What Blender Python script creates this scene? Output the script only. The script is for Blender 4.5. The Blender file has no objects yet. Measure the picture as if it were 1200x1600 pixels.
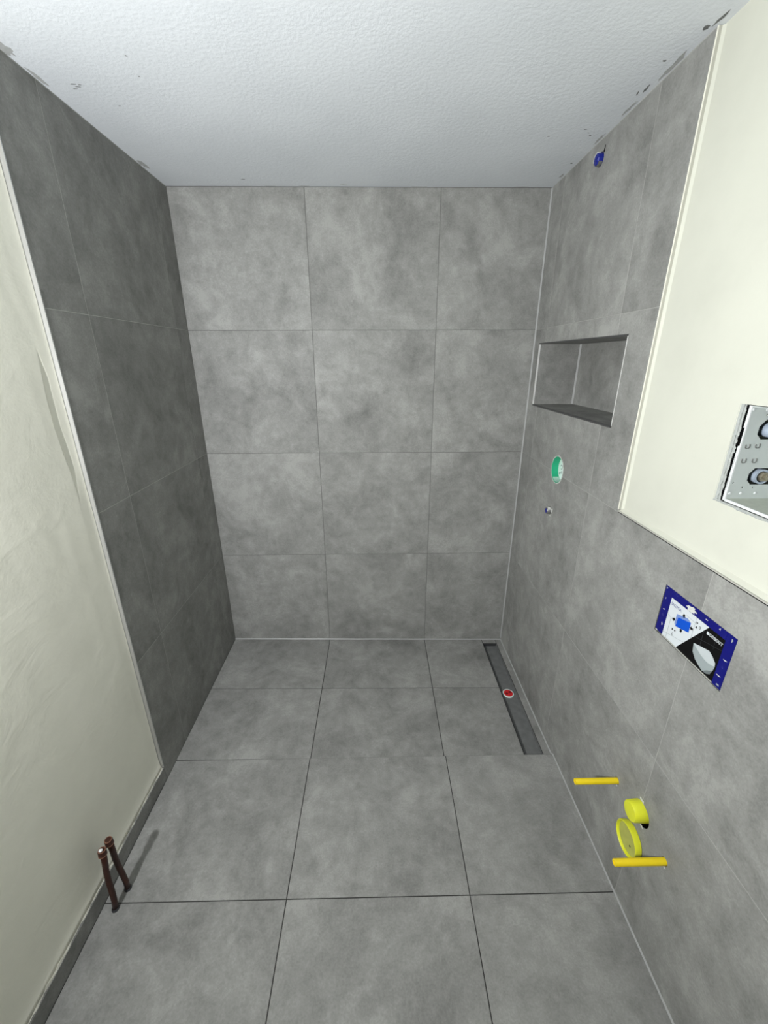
import bpy, bmesh, math, random
from mathutils import Matrix, Vector

random.seed(7)
scene = bpy.context.scene

# ------------------------------------------------------------------ camera
def look(pitch, yaw, roll):
    p, y, r = (math.radians(a) for a in (pitch, yaw, roll))
    f = Vector((math.sin(y)*math.cos(p), math.cos(y)*math.cos(p), math.sin(p)))
    s = Vector((math.cos(y), -math.sin(y), 0)); u = s.cross(f)
    c, n = math.cos(r), math.sin(r)
    return s*c + u*n, u*c - s*n, f
cam = bpy.data.cameras.new('camera')
cam_ob = bpy.data.objects.new('camera', cam)
scene.collection.objects.link(cam_ob)
s_, u_, f_ = look(-20.2942, 0.9338, -0.1568)
M = Matrix((s_, u_, -f_)).transposed().to_4x4()
M.translation = Vector((0.9063, -2.1764, 1.6693))
cam_ob.matrix_world = M
cam.sensor_fit = 'VERTICAL'; cam.sensor_height = 36.0
cam.lens = 642.495/1600*36.0
cam.clip_start = 0.02
scene.camera = cam_ob

# ------------------------------------------------------------------ light
world = bpy.data.worlds.new('world'); scene.world = world
world.use_nodes = True
world.node_tree.nodes['Background'].inputs[0].default_value = (0.02, 0.02, 0.02, 1)
world.node_tree.nodes['Background'].inputs[1].default_value = 1.0

# LED hand lamp held next to the left wall, level with the camera and turned towards the right
def disk_lamp(name, loc, aim, power, size, col):
    l = bpy.data.lights.new(name, 'AREA'); l.shape = 'DISK'; l.size = size; l.energy = power; l.color = col
    o = bpy.data.objects.new(name, l); o.location = loc
    o.rotation_euler = Vector(aim).to_track_quat('-Z', 'Y').to_euler(); scene.collection.objects.link(o); return o
disk_lamp('hand_lamp', (0.070, -2.22, 1.60), (0.50, 0.86, 0.08), 49, 0.07, (0.985, 1.0, 1.02))

scene.view_settings.view_transform = 'Standard'
scene.view_settings.look = 'None'
scene.view_settings.gamma = 1.0
scene.view_settings.use_curve_mapping = False
scene.view_settings.exposure = 0.0

# ------------------------------------------------------------------ dimensions (metres)
W, H = 1.687, 2.379                 # room width, ceiling height
YB = -3.3                           # rear end of the room, behind the camera
Z1, Z2, Z3 = 0.603, 1.204, 1.805    # wall tile courses
Y1, Y2, Y3 = -0.411, -0.8276, -1.3408
def zs(x, y=0.0):                    # shower floor falls to the channel on the right
    t = min(1.0, max(0.0, y/Y2)); l = 0.0161*(1-t) + 0.0015*t
    return l + (-0.0136-l)*x/W

# ------------------------------------------------------------------ materials
def new_mat(name):
    m = bpy.data.materials.new(name); m.use_nodes = True
    nt = m.node_tree; b = nt.nodes['Principled BSDF']
    return m, nt, b
def plain(name, col, rough=0.6, metal=0.0, spec=0.5, bump=0.0, bscale=200.0, var=0.0, vscale=30.0):
    m, nt, b = new_mat(name)
    b.inputs['Base Color'].default_value = (*col, 1)
    b.inputs['Roughness'].default_value = rough
    b.inputs['Metallic'].default_value = metal
    b.inputs['Specular IOR Level'].default_value = spec
    N = nt.nodes; L = nt.links
    tc = N.new('ShaderNodeTexCoord')
    if var > 0:
        n = N.new('ShaderNodeTexNoise'); n.inputs['Scale'].default_value = vscale; n.inputs['Detail'].default_value = 5
        L.new(tc.outputs['Object'], n.inputs['Vector'])
        mx = N.new('ShaderNodeMix'); mx.data_type = 'RGBA'
        mx.inputs[6].default_value = (*[c*(1-var) for c in col], 1)
        mx.inputs[7].default_value = (*[min(1, c*(1+var)) for c in col], 1)
        L.new(n.outputs['Fac'], mx.inputs[0]); L.new(mx.outputs[2], b.inputs['Base Color'])
    if bump > 0:
        n = N.new('ShaderNodeTexNoise'); n.inputs['Scale'].default_value = bscale; n.inputs['Detail'].default_value = 3
        L.new(tc.outputs['Object'], n.inputs['Vector'])
        bp = N.new('ShaderNodeBump'); bp.inputs['Strength'].default_value = bump; bp.inputs['Distance'].default_value = 0.002
        L.new(n.outputs['Fac'], bp.inputs['Height']); L.new(bp.outputs['Normal'], b.inputs['Normal'])
    return m

def ramp(nt, pts):
    r = nt.nodes.new('ShaderNodeValToRGB'); e = r.color_ramp.elements
    while len(e) < len(pts): e.new(0.5)
    for k, (p, c) in enumerate(pts):
        e[k].position = p; e[k].color = (*c, 1) if len(c) == 3 else c
    return r

def tile_mat(name, base, spec=0.14, rough=0.5, stretch=(1, 1, 1)):
    """cloudy concrete-look porcelain, each tile with its own piece of the pattern"""
    m, nt, b = new_mat(name); N = nt.nodes; L = nt.links
    tc = N.new('ShaderNodeTexCoord'); oi = N.new('ShaderNodeObjectInfo')
    mul = N.new('ShaderNodeMath'); mul.operation = 'MULTIPLY'; mul.inputs[1].default_value = 57.0
    L.new(oi.outputs['Random'], mul.inputs[0])
    mp = N.new('ShaderNodeMapping'); mp.inputs['Scale'].default_value = stretch
    L.new(tc.outputs['Object'], mp.inputs['Vector'])
    add = N.new('ShaderNodeVectorMath'); add.operation = 'ADD'
    L.new(mp.outputs['Vector'], add.inputs[0]); L.new(mul.outputs[0], add.inputs[1])
    def noise(scale, detail, rough_, dist=0.0):
        n = N.new('ShaderNodeTexNoise'); n.inputs['Scale'].default_value = scale
        n.inputs['Detail'].default_value = detail; n.inputs['Roughness'].default_value = rough_
        n.inputs['Distortion'].default_value = dist
        L.new(add.outputs[0], n.inputs['Vector']); return n.outputs['Fac']
    big = noise(3.6, 7, 0.66, 0.5); mid = noise(16, 9, 0.75); fine = noise(170, 3, 0.7); streak_src = noise(6.0, 7, 0.66, 1.4)
    def madd(a, k, off):
        q = N.new('ShaderNodeMath'); q.operation = 'MULTIPLY_ADD'
        L.new(a, q.inputs[0]); q.inputs[1].default_value = k
        if isinstance(off, float): q.inputs[2].default_value = off
        else: L.new(off, q.inputs[2])
        return q.outputs[0]
    v = madd(big, 0.62, 0.0); v = madd(mid, 0.42, v); v = madd(streak_src, 0.40, v); v = madd(fine, 0.30, v)
    r = ramp(nt, [(0.64, [c*0.60 for c in base]), (0.78, [c*0.85 for c in base]), (0.90, [c*1.06 for c in base]), (1.0, [c*1.30 for c in base])])
    L.new(v, r.inputs[0])
    # every tile a touch lighter or darker
    hv = N.new('ShaderNodeHueSaturation')
    vm = N.new('ShaderNodeMapRange'); vm.inputs[3].default_value = 0.96; vm.inputs[4].default_value = 1.04
    L.new(oi.outputs['Random'], vm.inputs[0]); L.new(vm.outputs[0], hv.inputs['Value'])
    L.new(r.outputs[0], hv.inputs['Color']); L.new(hv.outputs[0], b.inputs['Base Color'])
    rr = N.new('ShaderNodeMapRange'); rr.inputs[1].default_value = 0.6; rr.inputs[2].default_value = 1.0
    rr.inputs[3].default_value = rough+0.08; rr.inputs[4].default_value = rough-0.06
    L.new(v, rr.inputs[0]); L.new(rr.outputs[0], b.inputs['Roughness'])
    b.inputs['Specular IOR Level'].default_value = spec
    bp = N.new('ShaderNodeBump'); bp.inputs['Strength'].default_value = 0.12; bp.inputs['Distance'].default_value = 0.001
    L.new(fine, bp.inputs['Height']); L.new(bp.outputs['Normal'], b.inputs['Normal'])
    return m

def plaster_mat(name, col, strength=0.35, trowel=1.0):
    m, nt, b = new_mat(name); N = nt.nodes; L = nt.links
    tc = N.new('ShaderNodeTexCoord')
    def noise(scale, sc, detail=6, rough_=0.6, dist=0.0, rot=(0, 0, 0)):
        mp = N.new('ShaderNodeMapping'); mp.inputs['Scale'].default_value = sc; mp.inputs['Rotation'].default_value = rot
        L.new(tc.outputs['Object'], mp.inputs['Vector'])
        n = N.new('ShaderNodeTexNoise'); n.inputs['Scale'].default_value = scale; n.inputs['Detail'].default_value = detail
        n.inputs['Roughness'].default_value = rough_; n.inputs['Distortion'].default_value = dist
        L.new(mp.outputs['Vector'], n.inputs['Vector']); return n.outputs['Fac']
    a = noise(3.0, (1, 1, 1), 5); t = noise(9.0, (1, 0.6, 1.1), 7, 0.6, 1.0, (0.5, 0, 0)); f = noise(120, (1, 1, 1), 3)
    r = ramp(nt, [(0.3, [c*0.93 for c in col]), (0.55, col), (0.8, [min(1, c*1.04) for c in col])])
    L.new(a, r.inputs[0]); L.new(r.outputs[0], b.inputs['Base Color'])
    q1 = N.new('ShaderNodeMath'); q1.operation = 'MULTIPLY_ADD'; L.new(t, q1.inputs[0]); q1.inputs[1].default_value = trowel
    q2 = N.new('ShaderNodeMath'); q2.operation = 'MULTIPLY'; L.new(f, q2.inputs[0]); q2.inputs[1].default_value = 0.14
    L.new(q2.outputs[0], q1.inputs[2])
    bp = N.new('ShaderNodeBump'); bp.inputs['Strength'].default_value = strength; bp.inputs['Distance'].default_value = 0.006
    L.new(q1.outputs[0], bp.inputs['Height']); L.new(bp.outputs['Normal'], b.inputs['Normal'])
    b.inputs['Roughness'].default_value = 0.75; b.inputs['Specular IOR Level'].default_value = 0.25
    return m

def ceiling_mat():
    m, nt, b = new_mat('ceiling_stipple'); N = nt.nodes; L = nt.links
    tc = N.new('ShaderNodeTexCoord')
    n = N.new('ShaderNodeTexNoise'); n.inputs['Scale'].default_value = 95; n.inputs['Detail'].default_value = 4; n.inputs['Roughness'].default_value = 0.65
    L.new(tc.outputs['Object'], n.inputs['Vector'])
    g = N.new('ShaderNodeTexNoise'); g.inputs['Scale'].default_value = 2.5; g.inputs['Detail'].default_value = 4
    L.new(tc.outputs['Object'], g.inputs['Vector'])
    r = ramp(nt, [(0.3, (0.62, 0.65, 0.675)), (0.7, (0.68, 0.71, 0.735))]); L.new(g.outputs['Fac'], r.inputs[0])
    L.new(r.outputs[0], b.inputs['Base Color'])
    bp = N.new('ShaderNodeBump'); bp.inputs['Strength'].default_value = 0.35; bp.inputs['Distance'].default_value = 0.004
    L.new(n.outputs['Fac'], bp.inputs['Height']); L.new(bp.outputs['Normal'], b.inputs['Normal'])
    b.inputs['Roughness'].default_value = 0.9; b.inputs['Specular IOR Level'].default_value = 0.1
    return m

def scuffed_blue():
    m, nt, b = new_mat('scuffed_blue_plastic'); N = nt.nodes; L = nt.links
    tc = N.new('ShaderNodeTexCoord')
    n = N.new('ShaderNodeTexNoise'); n.inputs['Scale'].default_value = 60; n.inputs['Detail'].default_value = 6; n.inputs['Distortion'].default_value = 1.5
    L.new(tc.outputs['Object'], n.inputs['Vector'])
    r = ramp(nt, [(0.60, (0.002, 0.003, 0.135)), (0.68, (0.006, 0.008, 0.17)), (0.76, (0.25, 0.27, 0.34))])
    L.new(n.outputs['Fac'], r.inputs[0]); L.new(r.outputs[0], b.inputs['Base Color'])
    b.inputs['Roughness'].default_value = 0.35
    return m

G = (0.246, 0.247, 0.234)
TILE_W = tile_mat('wall_tile', G)
TILE_F = tile_mat('floor_tile', (0.250, 0.250, 0.238), rough=0.5)
GROUT_L = plain('light_grey_grout', (0.34, 0.34, 0.32), 0.9, bump=0.3)
GROUT_P = plain('pale_grey_grout', (0.46, 0.46, 0.43), 0.9, bump=0.3)
GROUT_M = plain('mid_grey_grout', (0.12, 0.12, 0.115), 0.9, bump=0.3)
GROUT_D = plain('dark_grey_grout', (0.035, 0.035, 0.033), 0.9, bump=0.3)
PLASTER_R = plaster_mat('cream_plaster', (0.57, 0.575, 0.50), 0.14)
PLASTER_L = plaster_mat('troweled_plaster', (0.86, 0.85, 0.74), 0.22)
PLASTER_E = plain('broken_plaster', (0.38, 0.40, 0.385), 0.95, bump=0.8, bscale=250, var=0.15, vscale=120)
REAR = plain('low_bounce_dark_wall', (0.06, 0.06, 0.055), 0.9, bump=0.4, bscale=60)  # dark so that little light bounces back from the unseen rear wall
CEIL = ceiling_mat()
SILICONE = plain('grey_silicone', (0.34, 0.345, 0.34), 0.35, spec=0.4)
ALU = plain('brushed_aluminium', (0.60, 0.60, 0.60), 0.28, metal=0.85)
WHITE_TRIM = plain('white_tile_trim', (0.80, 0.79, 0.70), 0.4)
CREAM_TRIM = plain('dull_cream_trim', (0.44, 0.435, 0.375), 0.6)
GREY_TRIM = plain('grey_tile_trim', (0.42, 0.42, 0.38), 0.45)
BRIGHT_TRIM = plain('polished_edge_trim', (0.78, 0.78, 0.76), 0.3, metal=0.3)
DARK_TRIM = plain('dark_metal_trim', (0.10, 0.10, 0.10), 0.4, metal=0.6)
ZINC = plain('galvanised_sheet', (0.50, 0.54, 0.525), 0.5, metal=0.1, var=0.05, vscale=25)
WHITE_METAL = plain('white_lacquered_metal', (0.66, 0.68, 0.68), 0.4)
DUSTY = plain('dusty_sheet_metal', (0.50, 0.53, 0.46), 0.85, bump=0.5, bscale=90, var=0.12, vscale=60)
BLACK = plain('black_print', (0.004, 0.004, 0.004), 0.7, spec=0.1)
GAP_DARK = plain('painted_gap_dark', (0.004, 0.004, 0.004), 0.95, spec=0.0)  # near-black painted in place of shade in gaps; also the trim joint
CARD = plain('white_card', (0.58, 0.62, 0.64), 0.6, spec=0.2)
BLUE = scuffed_blue()
PRINT_BLUE = plain('printed_bright_blue', (0.003, 0.07, 0.48), 0.6, spec=0.2)
PRINT_LBLUE = plain('printed_pale_blue', (0.16, 0.24, 0.50), 0.5)
PRINT_NAVY = plain('printed_navy', (0.02, 0.03, 0.20), 0.5)
PRINT_GREY = plain('printed_grey', (0.30, 0.33, 0.35), 0.5)
PRINT_DGREY = plain('printed_dark_grey', (0.03, 0.033, 0.036), 0.7, spec=0.1)
BOWL1 = plain('printed_bowl_body', (0.28, 0.32, 0.325), 0.6, spec=0.2)
BOWL2 = plain('printed_bowl_lid', (0.46, 0.50, 0.51), 0.6, spec=0.2)
BOWL3 = plain('printed_bowl_shade', (0.13, 0.15, 0.155), 0.6, spec=0.2)
YELLOW = plain('yellow_plastic', (0.80, 0.60, 0.01), 0.42, var=0.06, vscale=40)
LEMON = plain('lemon_yellow_plastic', (0.70, 0.72, 0.03), 0.4, var=0.08, vscale=40)
DULL_LEMON = plain('dusty_yellow_plastic', (0.42, 0.43, 0.10), 0.6, var=0.2, vscale=50)
GREEN = plain('green_plastic', (0.01, 0.34, 0.17), 0.4, var=0.1, vscale=40)
MINT = plain('mint_white_plastic', (0.74, 0.86, 0.82), 0.45)
PALEGREEN = plain('pale_dusty_green', (0.33, 0.50, 0.42), 0.7, var=0.2, vscale=80)
CHIP_WHITE = plain('chipped_white_plaster', (0.55, 0.56, 0.53), 0.9, bump=0.8)
DEEP_BLUE = plain('deep_blue_plastic', (0.006, 0.014, 0.22), 0.35)
STEEL = plain('dull_steel', (0.26, 0.26, 0.25), 0.45, metal=0.7)
BRASS = plain('brass_fitting', (0.30, 0.27, 0.20), 0.4, metal=0.6)
PIPE_BLUE = plain('bluish_plastic_pipe', (0.34, 0.40, 0.48), 0.4)
DRAIN = plain('dusty_drain_steel', (0.155, 0.16, 0.158), 0.55, metal=0.1, var=0.45, vscale=28)
DARK_AND_SHADE = plain('dark_grey_and_drain_shade', (0.035, 0.036, 0.038), 0.6)  # plain dark grey, which also paints the shadow on the channel's left side
RED = plain('red_plastic', (0.62, 0.015, 0.02), 0.4)
RED_SHADE = plain('shaded_red_plastic', (0.16, 0.004, 0.006), 0.5)  # the plug's red, darkened for shade in its recesses
COPPER = plain('brown_coated_copper', (0.045, 0.014, 0.008), 0.45, metal=0.3, var=0.5, vscale=60, bump=0.3, bscale=150)
COPPER_RIM = plain('worn_copper', (0.28, 0.14, 0.09), 0.4, metal=0.5)
SMUDGE = plain('dark_scuff', (0.14, 0.145, 0.14), 0.9, var=0.5, vscale=120)
SMUDGE_L = plain('grey_scuff', (0.38, 0.39, 0.38), 0.9, var=0.3, vscale=80)
MORTAR = plain('pale_mortar', (0.52, 0.51, 0.44), 0.9, bump=0.8, bscale=120, var=0.3, vscale=50)

# ------------------------------------------------------------------ mesh helpers (world coordinates)
def wloc(o):
    v = Vector(o.location)
    while o.parent: o = o.parent; v += Vector(o.location)
    return v
def link(name, me, mat, parent, origin):
    o = bpy.data.objects.new(name, me); scene.collection.objects.link(o)
    if mat is not None and not me.materials: me.materials.append(mat)
    if parent: o.parent = parent; o.location = Vector(origin) - wloc(parent)
    else: o.location = origin
    return o
def from_bm(name, bm, mat, parent=None, origin=None, smooth=False):
    bmesh.ops.recalc_face_normals(bm, faces=bm.faces)
    if origin is None:
        lo = Vector([min(v.co[k] for v in bm.verts) for k in range(3)]); hi = Vector([max(v.co[k] for v in bm.verts) for k in range(3)])
        origin = (lo+hi)/2
    bmesh.ops.translate(bm, verts=bm.verts, vec=-Vector(origin))
    me = bpy.data.meshes.new(name); bm.to_mesh(me); bm.free()
    if smooth:
        for p in me.polygons: p.use_smooth = True
    return link(name, me, mat, parent, origin)
def box_into(bm, lo, hi):
    lo, hi = [min(a, b) for a, b in zip(lo, hi)], [max(a, b) for a, b in zip(lo, hi)]
    r = bmesh.ops.create_cube(bm, size=1.0)
    for v in r['verts']: v.co = Vector([lo[k] + (v.co[k]+0.5)*(hi[k]-lo[k]) for k in range(3)])
    return r['verts']
def box(name, lo, hi, mat, parent=None, bevel=0.0, seg=1):
    bm = bmesh.new(); box_into(bm, lo, hi)
    if bevel > 0: bmesh.ops.bevel(bm, geom=list(bm.edges), offset=bevel, segments=seg, affect='EDGES', profile=0.5)
    return from_bm(name, bm, mat, parent)
def prism_into(bm, pts, vec):
    """pts: 3d polygon, extruded by vec"""
    vec = Vector(vec)
    a = [bm.verts.new(Vector(p)) for p in pts]; b = [bm.verts.new(Vector(p)+vec) for p in pts]
    n = len(pts); bm.faces.new(a); bm.faces.new(b[::-1])
    for i in range(n): bm.faces.new((a[i], b[i], b[(i+1) % n], a[(i+1) % n]))
def prism(name, pts, vec, mat, parent=None):
    bm = bmesh.new(); prism_into(bm, pts, vec); return from_bm(name, bm, mat, parent)
def lathe_into(bm, prof, base, axis, n=40, close=True):
    """prof: list of (radius, height along axis) revolved about the axis through base"""
    ax = Vector(axis).normalized(); t = Vector((0, 0, 1)) if abs(ax.z) < 0.9 else Vector((1, 0, 0))
    e1 = ax.cross(t).normalized(); e2 = ax.cross(e1); base = Vector(base); rings = []
    for r, h in prof:
        if r < 1e-7: rings.append([bm.verts.new(base + ax*h)])
        else: rings.append([bm.verts.new(base + ax*h + e1*r*math.cos(2*math.pi*k/n) + e2*r*math.sin(2*math.pi*k/n)) for k in range(n)])
    for a, b in zip(rings, rings[1:]):
        for k in range(n):
            k2 = (k+1) % n
            if len(a) == 1 and len(b) == 1: continue
            if len(a) == 1: bm.faces.new((a[0], b[k], b[k2]))
            elif len(b) == 1: bm.faces.new((a[k], b[0], a[k2]))
            else: bm.faces.new((a[k], b[k], b[k2], a[k2]))
def lathe(name, prof, base, axis, mat, parent=None, n=40, smooth=True):
    bm = bmesh.new(); lathe_into(bm, prof, base, axis, n)
    o = from_bm(name, bm, mat, parent, smooth=smooth)
    if smooth:
        for e in o.data.edges: pass
        try:
            o.data.set_sharp_from_angle(angle=math.radians(35))
        except Exception: pass
    return o
def empty(name, loc):
    o = bpy.data.objects.new(name, None); o.location = loc; o.empty_display_size = 0.05
    scene.collection.objects.link(o); return o
def tag(o, label, cat, group=None, kind=None):
    o['label'] = label; o['category'] = cat
    if group: o['group'] = group
    if kind: o['kind'] = kind
    return o

# boolean cut, baked straight into the mesh, the cutter is removed again
def cut(o, cutters):
    tmp = []
    bpy.context.view_layer.update()
    mw = wloc(o)
    for c in cutters:
        bm = bmesh.new(); c(bm); bmesh.ops.recalc_face_normals(bm, faces=bm.faces)
        bmesh.ops.translate(bm, verts=bm.verts, vec=-mw)
        me = bpy.data.meshes.new('tmp'); bm.to_mesh(me); bm.free()
        k = bpy.data.objects.new('tmp', me); scene.collection.objects.link(k); k.location = mw; tmp.append(k)
        md = o.modifiers.new('cut', 'BOOLEAN'); md.operation = 'DIFFERENCE'; md.object = k; md.solver = 'EXACT'
    bpy.context.view_layer.update()
    dg = bpy.context.evaluated_depsgraph_get()
    me = bpy.data.meshes.new_from_object(o.evaluated_get(dg))
    o.modifiers.clear(); old = o.data; o.data = me; bpy.data.meshes.remove(old)
    for k in tmp:
        d = k.data; bpy.data.objects.remove(k); bpy.data.meshes.remove(d)
def cbox(lo, hi): return lambda bm: box_into(bm, lo, hi)
def ccyl(base, axis, r, h, n=40):
    return lambda bm: lathe_into(bm, [(0, 0), (r, 0), (r, h), (0, h)], base, axis, n)

# ------------------------------------------------------------------ ceiling
ceiling = box('ceiling', (-0.35, YB-0.1, H), (W+0.36, 0.25, H+0.12), CEIL)
tag(ceiling, 'white stippled plaster ceiling above the whole room', 'ceiling', kind='structure')

# ------------------------------------------------------------------ floor
bm = bmesh.new()
XD0, XD1, YD0, YD1 = 1.567, 1.646, -0.040, -0.8255      # drain channel
def slope_prism(bm, x0, x1, y0, y1, t0=-0.002, t1=-0.14):
    q = [(x0, y0), (x1, y0), (x1, y1), (x0, y1)]
    top = [bm.verts.new((x, y, zs(x, y)+t0)) for x, y in q]; bot = [bm.verts.new((x, y, t1)) for x, y in q]
    bm.faces.new(top); bm.faces.new(bot[::-1])
    for k in range(4): bm.faces.new((top[k], bot[k], bot[(k+1) % 4], top[(k+1) % 4]))
slope_prism(bm, -0.02, XD0-0.004, Y2, 0.01)
slope_prism(bm, XD0-0.004, XD1+0.004, YD0+0.003, 0.01)
slope_prism(bm, XD1+0.004, W+0.01, Y2, 0.01)
box_into(bm, (-0.02, YB, -0.14), (W+0.01, Y2, -0.002))
floor = from_bm('floor', bm, GROUT_D, origin=(0, 0, 0))
tag(floor, 'grey large-format tiled floor with dark grout joints', 'floor', kind='structure')
g = 0.0016
def floor_tile(x0, x1, y0, y1, slope):
    bm = bmesh.new(); f = zs if slope else (lambda x, y: 0.0)
    q = [(x0+g, y0-g), (x1-g, y0-g), (x1-g, y1+g), (x0+g, y1+g)]
    prism_into(bm, [(x, y, f(x, y)) for x, y in q], (0, 0, -0.0018))
    bmesh.ops.recalc_face_normals(bm, faces=bm.faces)
    bmesh.ops.bevel(bm, geom=[e for e in bm.edges if all(v.co.z > f(v.co.x, v.co.y)-0.0005 for v in e.verts)], offset=0.0006, segments=1, affect='EDGES')
    return from_bm('tile', bm, TILE_F, floor)
X1, X2 = 0.597, 1.197
for (a, b) in ((0, Y1), (Y1, Y2)):
    for (c, d) in ((0, X1), (X1, X2), (X2, XD0-0.004)):
        floor_tile(c, d, a, b, True)
floor_tile(XD1+0.004, W, 0, Y2, True)                       # narrow strip beside the channel
floor_tile(XD0-0.004, XD1+0.004, 0, YD0+0.003, True)
X3, X4 = 0.5946, 1.2024
for (a, b) in ((Y2, Y3), (Y3, -1.94), (-1.94, -2.54), (-2.54, -3.14), (-3.14, YB)):
    for (c, d) in ((0, X3), (X3, X4), (X4, W)):
        floor_tile(c, d, a, b, False)

# ------------------------------------------------------------------ wall tiles
def wall_tile(parent, plane, a0, a1, z0, z1, cutters=None, gap=0.0009, mat=None):
    """plane 'back': a=x ; 'left'/'right': a=y"""
    a0, a1 = min(a0, a1), max(a0, a1)
    if plane == 'back': lo, hi = (a0+gap, 0.0, z0+gap), (a1-gap, 0.002, z1-gap)
    elif plane == 'left': lo, hi = (-0.002, a0+gap, z0+gap), (0.0, a1-gap, z1-gap)
    else: lo, hi = (W, a0+gap, z0+gap), (W+0.002, a1-gap, z1-gap)
    o = box('tile', lo, hi, mat or TILE_W, parent, bevel=0.0006)
    if cutters: cut(o, cutters)
    return o

ROWS = ((-0.03, Z1), (Z1, Z2), (Z2, Z3), (Z3, H-0.002))
wall_back = box('wall_back', (-0.35, 0.002, -0.14), (W+0.36, 0.25, H), GROUT_M)
tag(wall_back, 'grey tiled wall at the far end of the shower', 'wall', kind='structure')
for (z0, z1) in ROWS:
    for (c, d) in ((0, X1), (X1, X2), (X2, W)): wall_tile(wall_back, 'back', c, d, z0, z1)

# left wall: plaster towards the camera, tiles in the shower
YL = -0.912
wall_left = box('wall_left', (-0.35, YB, -0.14), (-0.024, 0.002, H), PLASTER_L)
tag(wall_left, 'left wall, troweled cream plaster meeting dark grey shower tiles', 'wall', kind='structure')
box('tile_bed', (-0.024, YL+0.001, -0.14), (-0.0006, 0.002, H), GROUT_P, wall_left)
for (z0, z1) in ROWS:
    for (c, d) in ((0, -0.12), (-0.12, -0.728), (-0.728, YL)): wall_tile(wall_left, 'left', c, d, z0, z1)

# plaster skin with its real hollows: the dip beside the tile edge throws its own shade
PX = -0.0115
def lerp_tab(t, tab):
    if t <= tab[0][0]: return tab[0][1]
    for (a, va), (b, vb) in zip(tab, tab[1:]):
        if t <= b: return va + (vb-va)*(t-a)/(b-a)
    return tab[-1][1]
EDGE = [(1.24, -0.962), (1.30, -0.962), (1.36, -0.965), (1.41, -0.972), (1.50, -0.980), (1.57, -0.978), (1.64, -0.970), (1.69, -0.966)]
WID = [(1.25, 0.0), (1.30, 0.006), (1.36, 0.020), (1.42, 0.026), (1.56, 0.027), (1.62, 0.022), (1.66, 0.010), (1.69, 0.0)]
def dip(y, z):
    w = lerp_tab(z, WID)
    if w < 0.001: return 0.0
    e = lerp_tab(z, EDGE)
    d0 = min(0.006, w*0.30); d1 = w*0.05; lip = 0.0035
    if y < e: return 0.0
    if y < e+lip: return -d0*(y-e)/lip
    if y < e+w: return -(d0+(d1-d0)*(y-e-lip)/max(1e-4, w-lip))
    t = (y-e-w)/max(1e-4, (YL-0.006)-(e+w))
    return -d1*(1-min(1, t))
from mathutils import noise as mn
def skin(y, z):
    v = 0.0022*mn.noise(Vector((y*2.3, z*1.6, 1.3))) + 0.0007*mn.noise(Vector((y*9, z*4, 5.0)))
    v += 0.0009*mn.noise(Vector((y*30+z*8, z*3.0, 9.0)))*max(0, mn.noise(Vector((y*3, z*3, 2.0))))
    # a faint vertical ridge left by the trowel
    v += 0.0005*math.exp(-((y+1.03+0.03*mn.noise(Vector((z*3, 0, 0))))/0.02)**2)*(0.5+mn.noise(Vector((z*4, 3, 0))))
    v += 0.006*math.exp(-(z-0.07)/0.02)
    fade = min(1.0, (YL-0.006-y)/0.05) if z > 0.15 else 1.0
    return PX + v*max(0.0, fade) + dip(y, z)
ys = [YL-0.006-0.002*k for k in range(42)]
while ys[-1] > -1.8: ys.append(ys[-1]-0.012)
while ys[-1] > YB: ys.append(max(YB, ys[-1]-0.1))
zsl = [0.070+0.0115*k for k in range(int((H-0.070)/0.0115)+1)] + [H-0.0005]
bm = bmesh.new(); gv = []
for y in ys: gv.append([bm.verts.new((skin(y, z), y, z)) for z in zsl])
for i in range(len(ys)-1):
    for j in range(len(zsl)-1): bm.faces.new((gv[i][j], gv[i+1][j], gv[i+1][j+1], gv[i][j+1]))
def skirt(row):
    b = [bm.verts.new((-0.0241, v.co.y, v.co.z)) for v in row]
    for k in range(len(row)-1): bm.faces.new((row[k], row[k+1], b[k+1], b[k]))
skirt(gv[0]); skirt([r[0] for r in gv])
from_bm('plaster', bm, PLASTER_L, wall_left, smooth=True)

trim_1 = box('trim_1', (-0.0235, YL-0.0035, 0.070), (0.0008, YL+0.0005, H-0.001), ALU, bevel=0.0004)
tag(trim_1, 'shiny metal edge strip between left plaster and dark tiles', 'trim', kind='structure')

# tiled plinth along the plastered part of the left wall
baseboard_left = box('baseboard_left', (-0.0235, YB, -0.01), (-0.002, YL, 0.066), GROUT_M)
tag(baseboard_left, 'low dark grey tile plinth under the left plaster wall', 'baseboard', kind='structure')
for (c, d) in ((YL, -1.74), (-1.74, -2.34), (-2.34, -2.94), (-2.94, YB)):
    box('tile', (-0.002, d+0.001, 0.0), (0.0, c-0.001, 0.067), TILE_W, baseboard_left, bevel=0.0005)
# crumbs of mortar left on its top edge
bm = bmesh.new(); prev = None; y = YL-0.004
while y > -1.9:
    h = 0.067+0.0035*random.random()+(0.004 if random.random() < 0.2 else 0); x = -0.0015-0.004*random.random()
    cur = [bm.verts.new((x, y, 0.0662)), bm.verts.new((x-0.003, y, h)), bm.verts.new((-0.0235, y, h+0.002)), bm.verts.new((-0.0235, y, 0.0662))]
    if prev:
        for k in range(4): bm.faces.new((prev[k], prev[(k+1) % 4], cur[(k+1) % 4], cur[k]))
    else: bm.faces.new(cur)
    prev = cur; y -= random.uniform(0.008, 0.03)
bm.faces.new(prev)
from_bm('mortar_edge', bm, MORTAR, baseboard_left)

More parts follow.
